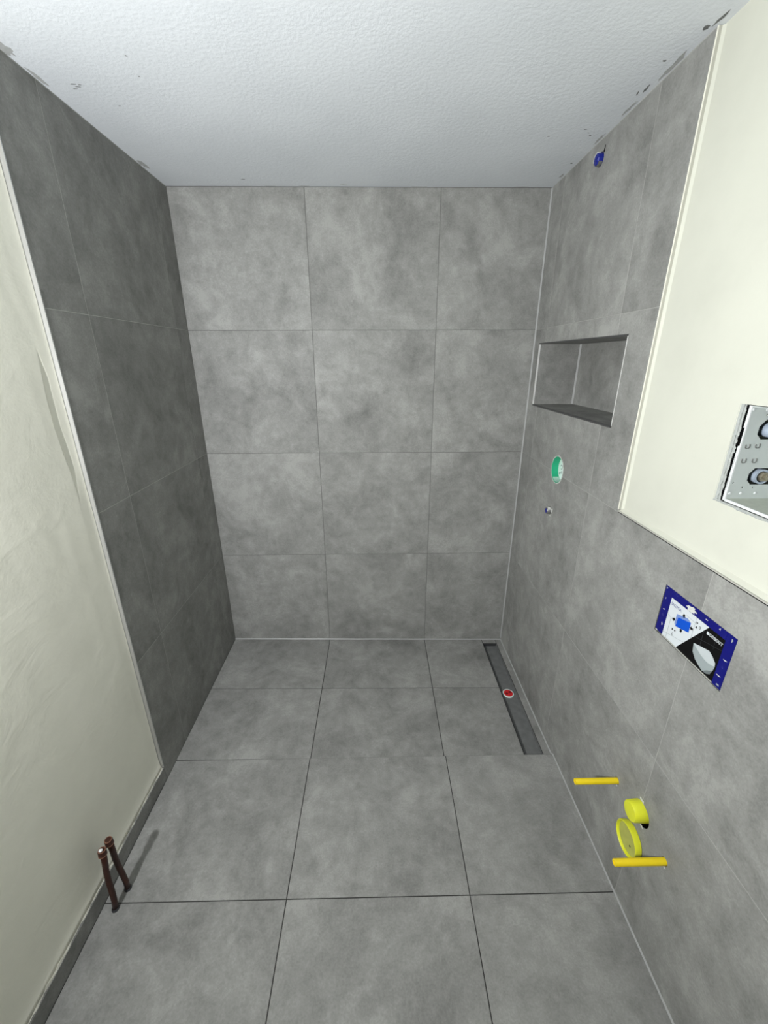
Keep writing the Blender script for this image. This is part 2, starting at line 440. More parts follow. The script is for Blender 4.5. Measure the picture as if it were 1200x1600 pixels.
# right wall ---------------------------------------------------------------
YR = -0.934; ZR = 1.2045; XP = W+0.014
NY0, NY1, NZ0, NZ1, ND = -0.066, -0.806, 1.457, 1.741, 0.20           # niche
PY0, PY1, PZ0, PZ1 = -1.212, -1.448, 0.953, 1.097                      # flush plate opening
BY0, BY1, BZ0, BZ1 = -1.268, -1.66, 1.361, 1.578                       # recessed box opening
FC = (-1.344, 0.400); OC = (-1.344, 0.2735)                            # flush inlet, waste outlet
MC = (-0.450, 1.220); SC = (-0.437, 1.027); TC = (-0.434, 2.317)       # mixer, lower stub, upper stub
T1, T2 = (-1.226, 0.367), (-1.462, 0.373)                              # fixing sleeves
x0c = W-0.01
def hole(c, r, d, n=40): return ccyl((x0c, c[0], c[1]), (1, 0, 0), r, d+0.01, n)
cutters = {
 'niche': (cbox((x0c, NY1, NZ0), (W+ND+0.004, NY0, NZ1)), (NY1, NY0, NZ0, NZ1)),
 'plate': (cbox((x0c, PY1, PZ0), (W+0.05, PY0, PZ1)), (PY1, PY0, PZ0, PZ1)),
 'mixer': (hole(MC, 0.058, 0.06, 56), (MC[0]-.058, MC[0]+.058, MC[1]-.058, MC[1]+.058)),
 'stub': (hole(SC, 0.019, 0.05, 9), (SC[0]-.02, SC[0]+.02, SC[1]-.02, SC[1]+.02)),
 'top': (hole(TC, 0.0225, 0.05, 11), (TC[0]-.023, TC[0]+.023, TC[1]-.023, TC[1]+.023)),
 'flush': (hole((FC[0]-0.004, FC[1]-0.006), 0.037, 0.08), (FC[0]-.045, FC[0]+.04, FC[1]-.045, FC[1]+.04)),
 'outlet': (hole(OC, 0.049, 0.08), (OC[0]-.05, OC[0]+.05, OC[1]-.05, OC[1]+.05)),
 't1': (hole(T1, 0.0120, 0.08, 24), (T1[0]-.02, T1[0]+.02, T1[1]-.02, T1[1]+.02)),
 't2': (hole(T2, 0.0120, 0.08, 24), (T2[0]-.02, T2[0]+.02, T2[1]-.02, T2[1]+.02)),
}
def cuts_for(a0, a1, z0, z1):
    a0, a1 = min(a0, a1), max(a0, a1)
    return [c for c, (p0, p1, q0, q1) in cutters.values() if p0 < a1 and p1 > a0 and q0 < z1 and q1 > z0]
wall_right = box('wall_right', (XP, YB, -0.14), (W+0.36, 0.002, H), PLASTER_R)
tag(wall_right, 'right wall, grey tiles below and cream plaster above', 'wall', kind='structure')
cut(wall_right, [c for c, _ in cutters.values()] + [cbox((x0c, BY1, BZ0), (W+0.22, BY0, BZ1)), cbox((W+0.03, -1.3, BZ0+0.005), (W+0.22, -1.235, BZ1-0.005))])
bm = bmesh.new()
xg = W+0.0006
prism_into(bm, [(xg, 0.002, -0.14), (xg, 0.002, H), (xg, YR+0.001, H), (xg, YR+0.001, ZR), (xg, YB, ZR), (xg, YB, -0.14)], (0.0135, 0, 0))
bed = from_bm('tile_bed', bm, GROUT_L, wall_right)
cut(bed, [c for c, _ in cutters.values()])
for (z0, z1) in ROWS:
    cols = [(0, -0.135), (-0.135, -0.74)]
    cols += [(-0.74, YR)] if z0 >= Z2-0.01 else [(-0.74, -1.34), (-1.34, -1.94), (-1.94, -2.54), (-2.54, -3.14), (-3.14, YB)]
    for (c, d) in cols: wall_tile(wall_right, 'right', c, d, z0, z1, cuts_for(c, d, z0, z1))

trim_2 = empty('trim_2', (W, YR, ZR))
tag(trim_2, 'upright white edge strip between right plaster and shower tiles', 'trim', kind='structure')
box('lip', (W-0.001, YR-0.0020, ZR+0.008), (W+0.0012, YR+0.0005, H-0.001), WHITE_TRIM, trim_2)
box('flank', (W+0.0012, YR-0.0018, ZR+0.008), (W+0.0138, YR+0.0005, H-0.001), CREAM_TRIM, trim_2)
prism('plaster_fillet', [(W+0.0085, YR-0.0019, ZR+0.009), (W+0.0139, YR-0.0019, ZR+0.009), (W+0.0139, YR-0.009, ZR+0.009)], (0, 0, H-0.0015-ZR-0.009), PLASTER_R, trim_2)
trim_3 = empty('trim_3', (W, YR, ZR))
tag(trim_3, 'level edge strip under the cream plaster on the right wall', 'trim', kind='structure')
box('joint', (W-0.0002, YB, ZR-0.0008), (W+0.0138, YR-0.004, ZR+0.0016), GAP_DARK, trim_3)
box('lip', (W-0.001, YB, ZR+0.0016), (W+0.0138, YR, ZR+0.0048), GREY_TRIM, trim_3, bevel=0.0004)
prism('plaster_fillet', [(W+0.003, YR-0.004, ZR+0.0049), (W+0.0139, YR-0.004, ZR+0.0049), (W+0.0139, YR-0.004, ZR+0.013)], (0, YB-YR+0.004, 0), PLASTER_R, trim_3)

# niche lining
nb = W+ND
box('niche_back', (nb, NY1, NZ0), (nb+0.003, NY0, NZ1), TILE_W, wall_right)
box('niche_side', (W+0.001, NY0-0.003, NZ0), (nb, NY0, NZ1), TILE_W, wall_right)
box('niche_side', (W+0.001, NY1, NZ0), (nb, NY1+0.003, NZ1), TILE_W, wall_right)
box('niche_shelf', (W+0.001, NY1+0.003, NZ0), (nb, NY0-0.003, NZ0+0.003), TILE_W, wall_right)
box('niche_top', (W+0.001, NY1+0.003, NZ1-0.003), (nb, NY0-0.003, NZ1), TILE_W, wall_right)
box('niche_trim', (W-0.0012, NY0-0.0035, NZ0), (W+0.006, NY0, NZ1), BRIGHT_TRIM, wall_right)
box('niche_trim', (W-0.0012, NY1, NZ0), (W+0.006, NY1+0.0025, NZ1), BRIGHT_TRIM, wall_right)
box('niche_trim', (W-0.0012, NY1, NZ0-0.003), (W+0.006, NY0, NZ0+0.0035), DARK_TRIM, wall_right)
box('niche_trim', (W-0.0012, NY1, NZ1-0.004), (W+0.006, NY0, NZ1+0.002), DARK_TRIM, wall_right)
prism('silicone_bead', [(nb, NY0-0.003, NZ0+0.004), (nb-0.006, NY0-0.003, NZ0+0.004), (nb, NY0-0.010, NZ0+0.004)], (0, 0, NZ1-NZ0-0.008), SILICONE, wall_right)

# rear wall behind the camera, unseen, made dark to soak up bounce light
wall_rear = box('wall_rear', (-0.35, YB-0.2, -0.14), (W+0.36, YB, H), REAR)
tag(wall_rear, 'unseen wall behind the photographer, darkened to cut bounce light', 'wall', kind='structure')

# silicone in the corners
prism('silicone_bead', [(W, 0, 0), (W-0.0055, 0, 0), (W, -0.005, 0)], (0, 0, H-0.003), SILICONE, wall_back)
bm = bmesh.new()
A = [(0, 0, zs(0)), (0, -0.004, zs(0)), (0, 0, zs(0)+0.006)]; B = [(W, 0, zs(W)), (W, -0.004, zs(W)), (W, 0, zs(W)+0.006)]
va = [bm.verts.new(p) for p in A]; vb = [bm.verts.new(p) for p in B]
bm.faces.new(va); bm.faces.new(vb[::-1])
for k in range(3): bm.faces.new((va[k], vb[k], vb[(k+1) % 3], va[(k+1) % 3]))
from_bm('silicone_bead', bm, SILICONE, wall_back)
prism('silicone_bead', [(W, Y2, 0), (W-0.004, Y2, 0), (W, Y2, 0.0045)], (0, YB-Y2, 0), SILICONE, wall_right)
prism('silicone_bead', [(W, 0, zs(W)), (W-0.004, 0, zs(W)), (W, 0, zs(W)+0.005)], (0, Y2, 0), SILICONE, wall_right)

# ------------------------------------------------------------------ recessed metal box in the right plaster
rb = empty('recessed_metal_box', (XP, -1.46, 1.372))
tag(rb, 'white sheet metal box let into the cream right wall, slotted side plate', 'wall box')
FY = -1.2975; xb = W+0.20
side = box('side_plate', (W+0.013, FY, 1.370), (xb, FY+0.002, 1.5765), ZINC, rb)
def oct_slot(x0, z0, x1, z1, c):
    return lambda bm: prism_into(bm, [(x0, FY-0.02, z0+c), (x0, FY-0.02, z1-c*1.3), (x0+c, FY-0.02, z1), (x1-c, FY-0.02, z1), (x1, FY-0.02, z1-c), (x1, FY-0.02, z0+c), (x1-c, FY-0.02, z0), (x0+c, FY-0.02, z0)], (0, 0.04, 0))
small = [(1.699, 1.536), (1.709, 1.407), (1.733, 1.3965), (1.757, 1.3965), (1.738, 1.5575), (1.76, 1.5575)]
cut(side, [oct_slot(1.729, 1.505, 1.805, 1.547, 0.011), oct_slot(1.738, 1.403, 1.812, 1.441, 0.010)] +
    [ccyl((x, FY-0.01, z), (0, 1, 0), 0.0022, 0.03, 10) for x, z in small])
box('floor_plate', (W+0.013, BY1+0.004, 1.368), (xb, FY, 1.370), DUSTY, rb)
box('top_plate', (W+0.013, BY1+0.004, 1.5745), (xb, FY, 1.5765), ZINC, rb)
box('back_plate', (xb, BY1+0.004, 1.368), (xb+0.002, FY+0.002, 1.5765), ZINC, rb)
box('side_plate', (W+0.013, BY1+0.002, 1.368), (xb, BY1+0.004, 1.5765), ZINC, rb)
rim = box('rim', (W+0.0125, FY-0.0005, 1.366), (W+0.0155, FY+0.0060, 1.5765), WHITE_METAL, rb)
box('gap_shade', (XP+0.0030, FY+0.0025, 1.3645), (XP+0.03, BY0-0.0125, 1.5770), GAP_DARK, rb)  # black strip painted for the shaded gap beside the rim
box('gap_shade', (XP+0.0005, BY1+0.004, 1.3628), (XP+0.03, FY+0.0062, 1.3644), GAP_DARK, rb)  # the same painted gap shade under the lower rim
cut(rim, [cbox((W, FY+0.0035, 1.395), (W+0.05, FY+0.0055, 1.425)), cbox((W, FY+0.0035, 1.442), (W+0.05, FY+0.0055, 1.466)), cbox((W, FY+0.0025, 1.490), (W+0.05, FY+0.01, 1.530))])
box('rim', (W+0.0125, BY1+0.004, 1.3645), (W+0.0155, FY, 1.3705), WHITE_METAL, rb)
def emboss(x, z):
    bm = bmesh.new()
    pts = [(-.0045, .004), (-.0045, -.002), (-.002, -.0045), (.0025, -.0045), (.0045, -.002), (.0045, .004), (.003, .0045)]
    for (a, b) in zip(pts, pts[1:]):
        d = Vector((b[0]-a[0], 0, b[1]-a[1])).normalized(); n = Vector((-d.z, 0, d.x))*0.0007
        P = Vector((x+a[0], FY, z+a[1])); Q = Vector((x+b[0], FY, z+b[1]))
        prism_into(bm, [P-n, P+n, Q+n, Q-n], (0, -0.0016, 0))
    return from_bm('knockout', bm, STEEL, rb)
for p in ((1.715, 1.490), (1.737, 1.491), (1.716, 1.458), (1.740, 1.458)): emboss(*p)
for p in ((1.708, 1.382), (1.733, 1.3825), (1.766, 1.3825), (1.705, 1.569), (1.735, 1.568)):
    lathe('rivet', [(0.0032, 0), (0.0026, 0.0012), (0, 0.0016)], (p[0], FY, p[1]), (0, -1, 0), WHITE_METAL, rb, 14)
lathe('pipe_end', [(0, 0.03), (0.012, 0.03), (0.014, 0.028), (0.016, 0.020), (0.016, 0), (0, 0)], (1.762, FY+0.025, 1.524), (0, -1, 0), PIPE_BLUE, rb, 28)
lathe('pipe_end', [(0.013, 0.012), (0.013, 0.026), (0.017, 0.026), (0.017, 0), (0, 0)], (1.770, FY+0.025, 1.421), (0, -1, 0), PIPE_BLUE, rb, 28)
lathe('brass_fitting', [(0, 0.034), (0.006, 0.034), (0.006, 0.03), (0.011, 0.03), (0.012, 0.026), (0.012, 0.0), (0, 0)], (1.774, FY+0.025, 1.421), (0, -1, 0), BRASS, rb, 6, smooth=False)

# ragged plaster edge round that opening (part of the wall)
def ragged(vert):
    bm = bmesh.new(); prev = None
    t0, t1 = (BZ0-0.002, BZ1+0.002) if vert else (BY0+0.002, BY1)
    n = 46 if vert else 70; step = 0.0
    for k in range(n+1):
        t = t0+(t1-t0)*k/n; j = lambda a: random.uniform(-a, a)
        if k % 12 == 0: step = j(0.0022)
        if vert:
            cur = [(XP-0.0004, BY0+0.0015+step*0.6+j(0.0004), t), (XP+0.0020, BY0+0.0006+step*0.6+j(0.0004), t), (XP+0.0006, BY0-0.0008+step+j(0.0005), t), (XP+0.0012+j(0.0005), BY0-0.0075+step*0.5+j(0.0012), t), (XP+0.0065+j(0.001), BY0-0.0082+step*0.5+j(0.0008), t), (XP+0.0014+j(0.0004), BY0-0.0096+step*0.5+j(0.0010), t), (XP+0.0018+j(0.0004), BY0-0.0150+step+j(0.0020), t), (XP+0.0024, BY0-0.0118, t), (XP+0.04, BY0-0.0118, t)]
        else:
            cur = [(XP+0.0002, t, BZ0-0.0055+step*0.6+j(0.0005)), (XP-0.0010+j(0.0004), t, BZ0-0.0040+step*0.4+j(0.0006)), (XP-0.0002, t, BZ0-0.0026+j(0.0005)), (XP-0.0010+j(0.0004), t, BZ0-0.0012+j(0.0005)), (XP+0.0006, t, BZ0+0.0008+j(0.0004)), (XP+0.04, t, BZ0+0.0008)]
        cur = [bm.verts.new(c) for c in cur]
        if prev:
            for q in range(len(cur)-1): bm.faces.new((prev[q], prev[q+1], cur[q+1], cur[q]))
        prev = cur
    return from_bm('broken_plaster_edge', bm, PLASTER_E, wall_right)
ragged(True); ragged(False)

# ------------------------------------------------------------------ flush plate cover with printed card
fp = empty('flush_plate_cover', (W, (PY0+PY1)/2, PZ0))
tag(fp, 'scuffed blue cover with printed card filling a hole in the right tiles', 'cover')
xf = W+0.0030
box('body', (xf+0.0005, PY1+0.001, PZ0+0.001), (W+0.045, PY0-0.001, PZ1-0.001), DARK_AND_SHADE, fp)
def yz(name, pts, layer, mat, parent, th=0.0002):
    """flat printed patch on the card; pts are (y, z)"""
    x = xf - 0.0002*layer
    return prism(name, [(x, a, b) for a, b in pts], (th, 0, 0), mat, parent)
fr = 0.002
CY0, CY1, CZ0, CZ1 = -1.2395, -1.4205, 0.9565, 1.0735
box('frame', (xf-fr, CY0, PZ0+0.004), (xf+0.0005, PY0-0.001, PZ1-0.001), BLUE, fp, bevel=0.0006)
box('frame', (xf-fr, PY1+0.002, PZ0+0.002), (xf+0.0005, CY1, PZ1-0.001), BLUE, fp, bevel=0.0006)
box('frame', (xf-fr, CY1, CZ1), (xf+0.0005, CY0, PZ1-0.002), BLUE, fp, bevel=0.0006)
box('ledge', (xf-fr, CY1, PZ0+0.001), (xf+0.0005, CY0, CZ0), GREY_TRIM, fp)
card = prism('card', [(xf, CY0, CZ0), (xf, CY0, CZ1), (xf, CY1, CZ1), (xf, CY1, CZ0)], (0.0005, 0, 0), CARD, fp)
yz('black_field', [(-1.371, CZ1), (CY1, CZ1), (CY1, CZ0), (-1.295, CZ0)], 1, BLACK, card)
yz('printed_box', [(-1.277, 1.036), (-1.319, 1.048), (-1.320, 1.020), (-1.276, 1.008)], 2, PRINT_BLUE, card)
yz('printed_box', [(-1.270, 1.042), (-1.306, 1.053), (-1.319, 1.048), (-1.277, 1.036)], 2, PRINT_LBLUE, card)
yz('printed_box', [(-1.270, 1.042), (-1.277, 1.036), (-1.276, 1.008), (-1.270, 1.013)], 2, PRINT_LBLUE, card)
def arrow(y, z, ang, s=0.0062):
    pts = [(0, 1.0), (0.9, 0.1), (0.45, 0.1), (0.45, -0.7), (-0.45, -0.7), (-0.45, 0.1), (-0.9, 0.1)]
    c, n = math.cos(ang), math.sin(ang)
    # image right is -y on this wall
    yz('printed_arrow', [(y-s*(a*c-b*n), z+s*(a*n+b*c)) for a, b in pts], 2, BLACK, card)
arrow(-1.293, 1.052, math.pi); arrow(-1.264, 1.022, -math.pi/2); arrow(-1.325, 1.036, math.pi/2); arrow(-1.296, 1.008, 0)
def tri(y, z, ang, s=0.004):
    pts = [(0, 0.9), (0.8, -0.6), (-0.8, -0.6)]; c, n = math.cos(ang), math.sin(ang)
    yz('printed_arrow', [(y-s*(a*c-b*n), z+s*(a*n+b*c)) for a, b in pts], 2, BLACK, card)
tri(-1.269, 0.994, -math.pi/2); tri(-1.2775, 0.995, math.pi/2); tri(-1.336, 1.060, math.pi); tri(-1.337, 1.049, 0)
def line(a, b, w, mat, layer=2):
    A_, B_ = Vector((*a, 0)), Vector((*b, 0)); d = (B_-A_).normalized(); n = Vector((-d.y, d.x, 0))*w/2
    yz('printed_line', [(p.x, p.y) for p in (A_-n, A_+n, B_+n, B_-n)], layer, mat, card)
line((-1.2545, 1.020), (-1.2545, CZ0), 0.0008, PRINT_GREY); line((-1.331, CZ1), (-1.331, 1.012), 0.0008, PRINT_GREY)
line((CY0, 0.9665), (-1.315, 0.9865), 0.0008, PRINT_GREY); line((CY0, 1.024), (-1.266, 1.017), 0.0008, PRINT_GREY); line((-1.30, 1.058), (-1.331, 1.057), 0.0008, PRINT_GREY)
line((-1.360, 1.056), (-1.362, 1.0), 0.0008, PRINT_DGREY); line((-1.340, 1.024), (CY1, 1.044), 0.0008, PRINT_DGREY); line((-1.395, 1.072), (-1.397, 1.03), 0.0007, PRINT_DGREY)
# printed toilet bowl
yz('printed_bowl', [(-1.343, 1.007), (-1.347, 0.985), (-1.360, 0.9715), (-1.372, 0.9655), (-1.387, 0.9595), (-1.400, 0.962), (-1.4085, 0.968), (-1.4130, 0.982), (-1.4150, 0.994), (-1.4135, 1.0), (-1.405, 0.997), (-1.385, 0.9905), (-1.365, 0.996)], 2, BOWL1, card)
yz('printed_bowl', [(-1.343, 1.007), (-1.366, 1.014), (-1.390, 1.020), (-1.402, 1.014), (-1.4135, 1.004), (-1.4148, 0.996), (-1.408, 0.9925), (-1.395, 0.990), (-1.385, 0.9905), (-1.372, 0.9935), (-1.358, 0.9995)], 3, BOWL2, card)
yz('printed_bowl', [(-1.387, 0.9597), (-1.400, 0.962), (-1.4085, 0.968), (-1.4125, 0.98), (-1.400, 0.972)], 3, BOWL3, card)
def text(s, size, y, z, mat, layer, width=None, bold=0.0):
    cu = bpy.data.curves.new('t', 'FONT'); cu.body = s; cu.size = size; cu.extrude = 0.0; cu.offset = bold
    t = bpy.data.objects.new('t', cu); scene.collection.objects.link(t)
    bpy.context.view_layer.update()
    me = bpy.data.meshes.new_from_object(t.evaluated_get(bpy.context.evaluated_depsgraph_get()))
    bpy.data.objects.remove(t); bpy.data.curves.remove(cu)
    xs = [v.co.x for v in me.vertices]; k = (width/(max(xs)-min(xs))) if width else 1.0; x_min = min(xs)
    x = xf-0.0002*layer
    for v in me.vertices: v.co = Vector((x, y-(v.co.x-x_min)*k, z+v.co.y))
    me.materials.clear(); me.materials.append(mat)
    c = Vector((x, y, z))
    for v in me.vertices: v.co -= c
    o = link('lettering', me, mat, card, c); return o
text('SIGMA', 0.0115, -1.2435, 1.0545, PRINT_NAVY, 2, 0.038)
text('0', 0.0115, -1.2705, 0.977, BLACK, 2)
text('0', 0.0115, -1.3445, 1.050, BLACK, 2)
text('GEBERIT', 0.0105, -1.3765, 1.0535, CARD, 2, 0.040, 0.00012)
yz('printed_mark', [(-1.3690, 1.0535), (-1.3690, 1.0605), (-1.3755, 1.0605), (-1.3755, 1.0535)], 2, CARD, card)
# torn tape and plaster residue on the frame
def blob(name, cy, cz, ry, rz, x, th, mat, parent, n=14, seed=0, rag=0.35):
    rnd = random.Random(seed)
    pts = []
    for k in range(n):
        a = 2*math.pi*k/n; q = 1-rag*rnd.random()
        pts.append((x, cy+ry*q*math.cos(a), cz+rz*q*math.sin(a)))
    return prism(name, pts, (th, 0, 0), mat, parent)
blob('plaster_residue', -1.311, 1.082, 0.021, 0.010, xf-fr-0.0006, 0.0006, CHIP_WHITE, fp, 18, 3, 0.5)
for k, (y, z, a, b) in enumerate([(-1.222, 1.06, .002, .007), (-1.226, 1.028, .004, .003), (-1.232, 0.985, .003, .006), (-1.218, 1.09, .004, .003), (-1.36, 1.087, .006, .002), (-1.40, 1.089, .003, .004), (-1.436, 1.084, .003, .006), (-1.434, 1.03, .008, .002), (-1.432, .985, .007, .0015), (-1.437, .963, .006, .004), (-1.218, .957, .005, .003)]):
    blob('plaster_residue', y, z, a, b, xf-fr-0.0004, 0.0004, CHIP_WHITE if k % 3 else PRINT_GREY, fp, 9, 20+k, 0.7)

# ------------------------------------------------------------------ yellow caps and sleeves of the toilet frame
def sleeve(c, label):
    o = empty('fixing_sleeve', (W, c[0], c[1]))
    tag(o, label, 'sleeve', 'yellow sleeves over the toilet fixing rods')
    lathe('tube', [(0.0060, 0.0), (0.0060, -0.02), (0.0086, -0.02), (0.0094, -0.017), (0.0098, 0.12), (0.0098, 0.19), (0.0, 0.19)], (W-0.12, c[0], c[1]), (1, 0, 0), YELLOW, o, 28)
    lathe('end_plug', [(0, 0.0), (0.0060, 0.0), (0.0060, 0.01), (0, 0.01)], (W-0.137, c[0], c[1]), (1, 0, 0), YELLOW, o, 20)
    return o
sleeve(T1, 'yellow plastic sleeve sticking out of the right wall, nearer the shower')
sleeve(T2, 'yellow plastic sleeve sticking out of the right wall, below the round caps')
fcap = empty('flush_pipe_cap', (W, *FC))
tag(fcap, 'short bright yellow cap plugging the upper pipe hole, right wall', 'cap')
lathe('cup', [(0.0, -0.034), (0.022, -0.034), (0.0275, -0.0335), (0.0295, -0.030), (0.0305, -0.012), (0.0320, 0.012), (0.0320, 0.06), (0, 0.06)], (W, *FC), (1, 0, 0), LEMON, fcap, 44)
lathe('pipe_gap_shade', [(0, 0.02), (0.0365, 0.02), (0.0365, 0.021), (0, 0.021)], (W, FC[0]-0.004, FC[1]-0.006), (1, 0, 0), GAP_DARK, wall_right, 40)  # black lining that paints the dark inside the hole round the cap
lathe('pipe_gap_shade', [(0.0370, 0.001), (0.0370, 0.02), (0.0366, 0.02), (0.0366, 0.001)], (W, FC[0]-0.004, FC[1]-0.006), (1, 0, 0), GAP_DARK, wall_right, 40)
ocap = empty('waste_pipe_cap', (W, *OC))
tag(ocap, 'round yellow dished cap over the larger lower pipe hole', 'cap')
lathe('dish', [(0.0, -0.013), (0.0460, -0.013), (0.0470, -0.0205), (0.0482, -0.022), (0.0506, -0.021), (0.0515, -0.017), (0.0505, -0.003), (0.0475, 0.0), (0.0475, 0.05), (0.0, 0.05)], (W+0.001, *OC), (1, 0, 0), LEMON, ocap, 56)
lathe('dish_face', [(0, -0.0145), (0.0440, -0.0145), (0.0458, -0.013), (0, -0.013)], (W+0.001, *OC), (1, 0, 0), DULL_LEMON, ocap, 48)
box('moulded_mark', (W-0.0146, OC[0]-0.018, OC[1]-0.012), (W-0.0134, OC[0]-0.013, OC[1]-0.008), PRINT_DGREY, ocap)
blob('chipped_edge', FC[0]-0.018, FC[1]-0.040, 0.010, 0.006, W-0.0004, 0.0004, CHIP_WHITE, wall_right, 10, 5, 0.5)
blob('chipped_edge', T1[0]-0.004, T1[1]-0.016, 0.004, 0.005, W-0.0004, 0.0004, CHIP_WHITE, wall_right, 9, 6, 0.5)
blob('chipped_edge', T2[0]-0.006, T2[1]-0.016, 0.005, 0.005, W-0.0004, 0.0004, CHIP_WHITE, wall_right, 9, 8, 0.5)
blob('chipped_edge', FC[0]+0.006, FC[1]+0.036, 0.014, 0.006, W-0.0004, 0.0004, CHIP_WHITE, wall_right, 12, 9, 0.6)

# ------------------------------------------------------------------ mixer rough-in, green sleeve with white face
mx = empty('mixer_rough_in', (W, *MC))
tag(mx, 'round green and white mixer rough-in sunk into the right shower tiles', 'mixer cover')
lathe('sleeve', [(0.0578, 0.0), (0.0578, 0.05), (0.0545, 0.05), (0.0545, 0.001), (0.0578, 0.0)], (W, *MC), (1, 0, 0), GREEN, mx, 56)
lathe('face', [(0.0, 0.0275), (0.050, 0.0275), (0.0543, 0.029), (0.0543, 0.045), (0, 0.045)], (W, *MC), (1, 0, 0), MINT, mx, 56)
def ring_arc(y, z, r, a0, a1, w=0.0022):
    bm = bmesh.new(); n = 10
    for k in range(n):
        a, b = a0+(a1-a0)*k/n, a0+(a1-a0)*(k+1)/n
        prism_into(bm, [(W+0.0272, y+q*math.cos(t), z+q*math.sin(t)) for q, t in ((r-w/2, a), (r+w/2, a), (r+w/2, b), (r-w/2, b))], (0.0003, 0, 0))
    return from_bm('moulded_mark', bm, PRINT_DGREY, mx)
ring_arc(MC[0]+0.020, MC[1]+0.006, 0.009, 0.3, 5.0); ring_arc(MC[0]+0.016, MC[1]-0.015, 0.006, 2.0, 6.5); ring_arc(MC[0]+0.026, MC[1]+0.033, 0.007, 0.5, 3.4, 0.003); ring_arc(MC[0]+0.030, MC[1]-0.024, 0.004, 0, 6.0)
# dusty lower part of the sleeve, and the ragged silicone rim on the tile
bm = bmesh.new(); n = 18
for k in range(n):
    a, b = math.pi*(1.5-0.28)+math.pi*0.5*k/n, math.pi*(1.5-0.28)+math.pi*0.5*(k+1)/n
    P = [(W+0.001, MC[0]+0.0540*math.cos(t), MC[1]+0.0540*math.sin(t)) for t in (a, b)]
    prism_into(bm, [P[0], P[1], (W+0.0272, *P[1][1:]), (W+0.0272, *P[0][1:])], (0, 0, 0.0006))
from_bm('dusty_patch', bm, PALEGREEN, mx)
bm = bmesh.new(); n = 60; rnd = random.Random(4); ro = [0.0595+0.004*rnd.random() for _ in range(n)]
for k in range(n):
    k2 = (k+1) % n; a, b = 2*math.pi*k/n, 2*math.pi*k2/n
    prism_into(bm, [(W-0.0004, MC[0]+q*math.cos(t), MC[1]+q*math.sin(t)) for q, t in ((0.0575, a), (ro[k], a), (ro[k2], b), (0.0575, b))], (0.0004, 0, 0))
from_bm('rim', bm, CHIP_WHITE, mx)

# ------------------------------------------------------------------ small capped pipe stubs
def arc_strip(name, c, r, th, x0, x1, a0, a1, mat, parent, n=12):
    """piece of a sleeve wrapped round a pipe that sticks out of the right wall"""
    bm = bmesh.new()
    for k in range(n):
        p, q = math.radians(a0+(a1-a0)*k/n), math.radians(a0+(a1-a0)*(k+1)/n)
        prism_into(bm, [(x0, c[0]+rr*math.cos(t), c[1]+rr*math.sin(t)) for rr, t in ((r, p), (r+th, p), (r+th, q), (r, q))], (x1-x0, 0, 0))
    return from_bm(name, bm, mat, parent)
st = empty('pipe_stub', (W, *SC))
tag(st, 'small blue plugged pipe stub in the tiles just below the green sleeve', 'pipe stub')
lathe('nipple', [(0.0105, -0.015), (0.0105, -0.017), (0.0140, -0.017), (0.0155, -0.015), (0.0160, 0.0), (0.0160, 0.04), (0, 0.04)], (W, *SC), (1, 0, 0), STEEL, st, 24)
lathe('plug', [(0.0, -0.0185), (0.0095, -0.0185), (0.0104, -0.0172), (0.0104, -0.008), (0, -0.008)], (W, *SC), (1, 0, 0), DEEP_BLUE, st, 20)
arc_strip('white_tape', SC, 0.0160, 0.0008, W-0.0145, W-0.002, 40, 150, CHIP_WHITE, st)
blob('chipped_rim', SC[0]-0.021, SC[1]+0.006, 0.008, 0.014, W-0.0004, 0.0004, CHIP_WHITE, st, 12, 31, 0.5)
blob('chipped_rim', SC[0]-0.008, SC[1]-0.022, 0.010, 0.005, W-0.0004, 0.0004, CHIP_WHITE, st, 10, 35, 0.5)
sp = empty('shower_pipe_stub', (W, *TC))
tag(sp, 'blue plugged pipe stub high on the right tiles, just under the ceiling', 'pipe stub')
lathe('plug', [(0.0, -0.0185), (0.0075, -0.0185), (0.0080, -0.0165), (0.0150, -0.0165), (0.0180, -0.0130), (0.0190, 0.0), (0.0190, 0.03), (0, 0.03)], (W, *TC), (1, 0, 0), DEEP_BLUE, sp, 12, smooth=False)
box('cross_slot', (W-0.0192, TC[0]-0.006, TC[1]-0.0014), (W-0.0184, TC[0]+0.006, TC[1]+0.0014), PRINT_NAVY, sp)
arc_strip('white_tape', TC, 0.0172, 0.0022, W-0.0160, W-0.004, -15, 112, WHITE_METAL, sp)
arc_strip('steel_sleeve', TC, 0.0180, 0.0014, W-0.0125, W, -150, -45, STEEL, sp)
prism('gap', [(W-0.0004, TC[0]-0.014, TC[1]+0.017), (W-0.0004, TC[0]-0.020, TC[1]+0.031), (W-0.0004, TC[0]-0.025, TC[1]+0.033), (W-0.0004, TC[0]-0.022, TC[1]+0.012)], (0.0003, 0, 0), GAP_DARK, sp)  # flat black patch laid on the tile face for a gap

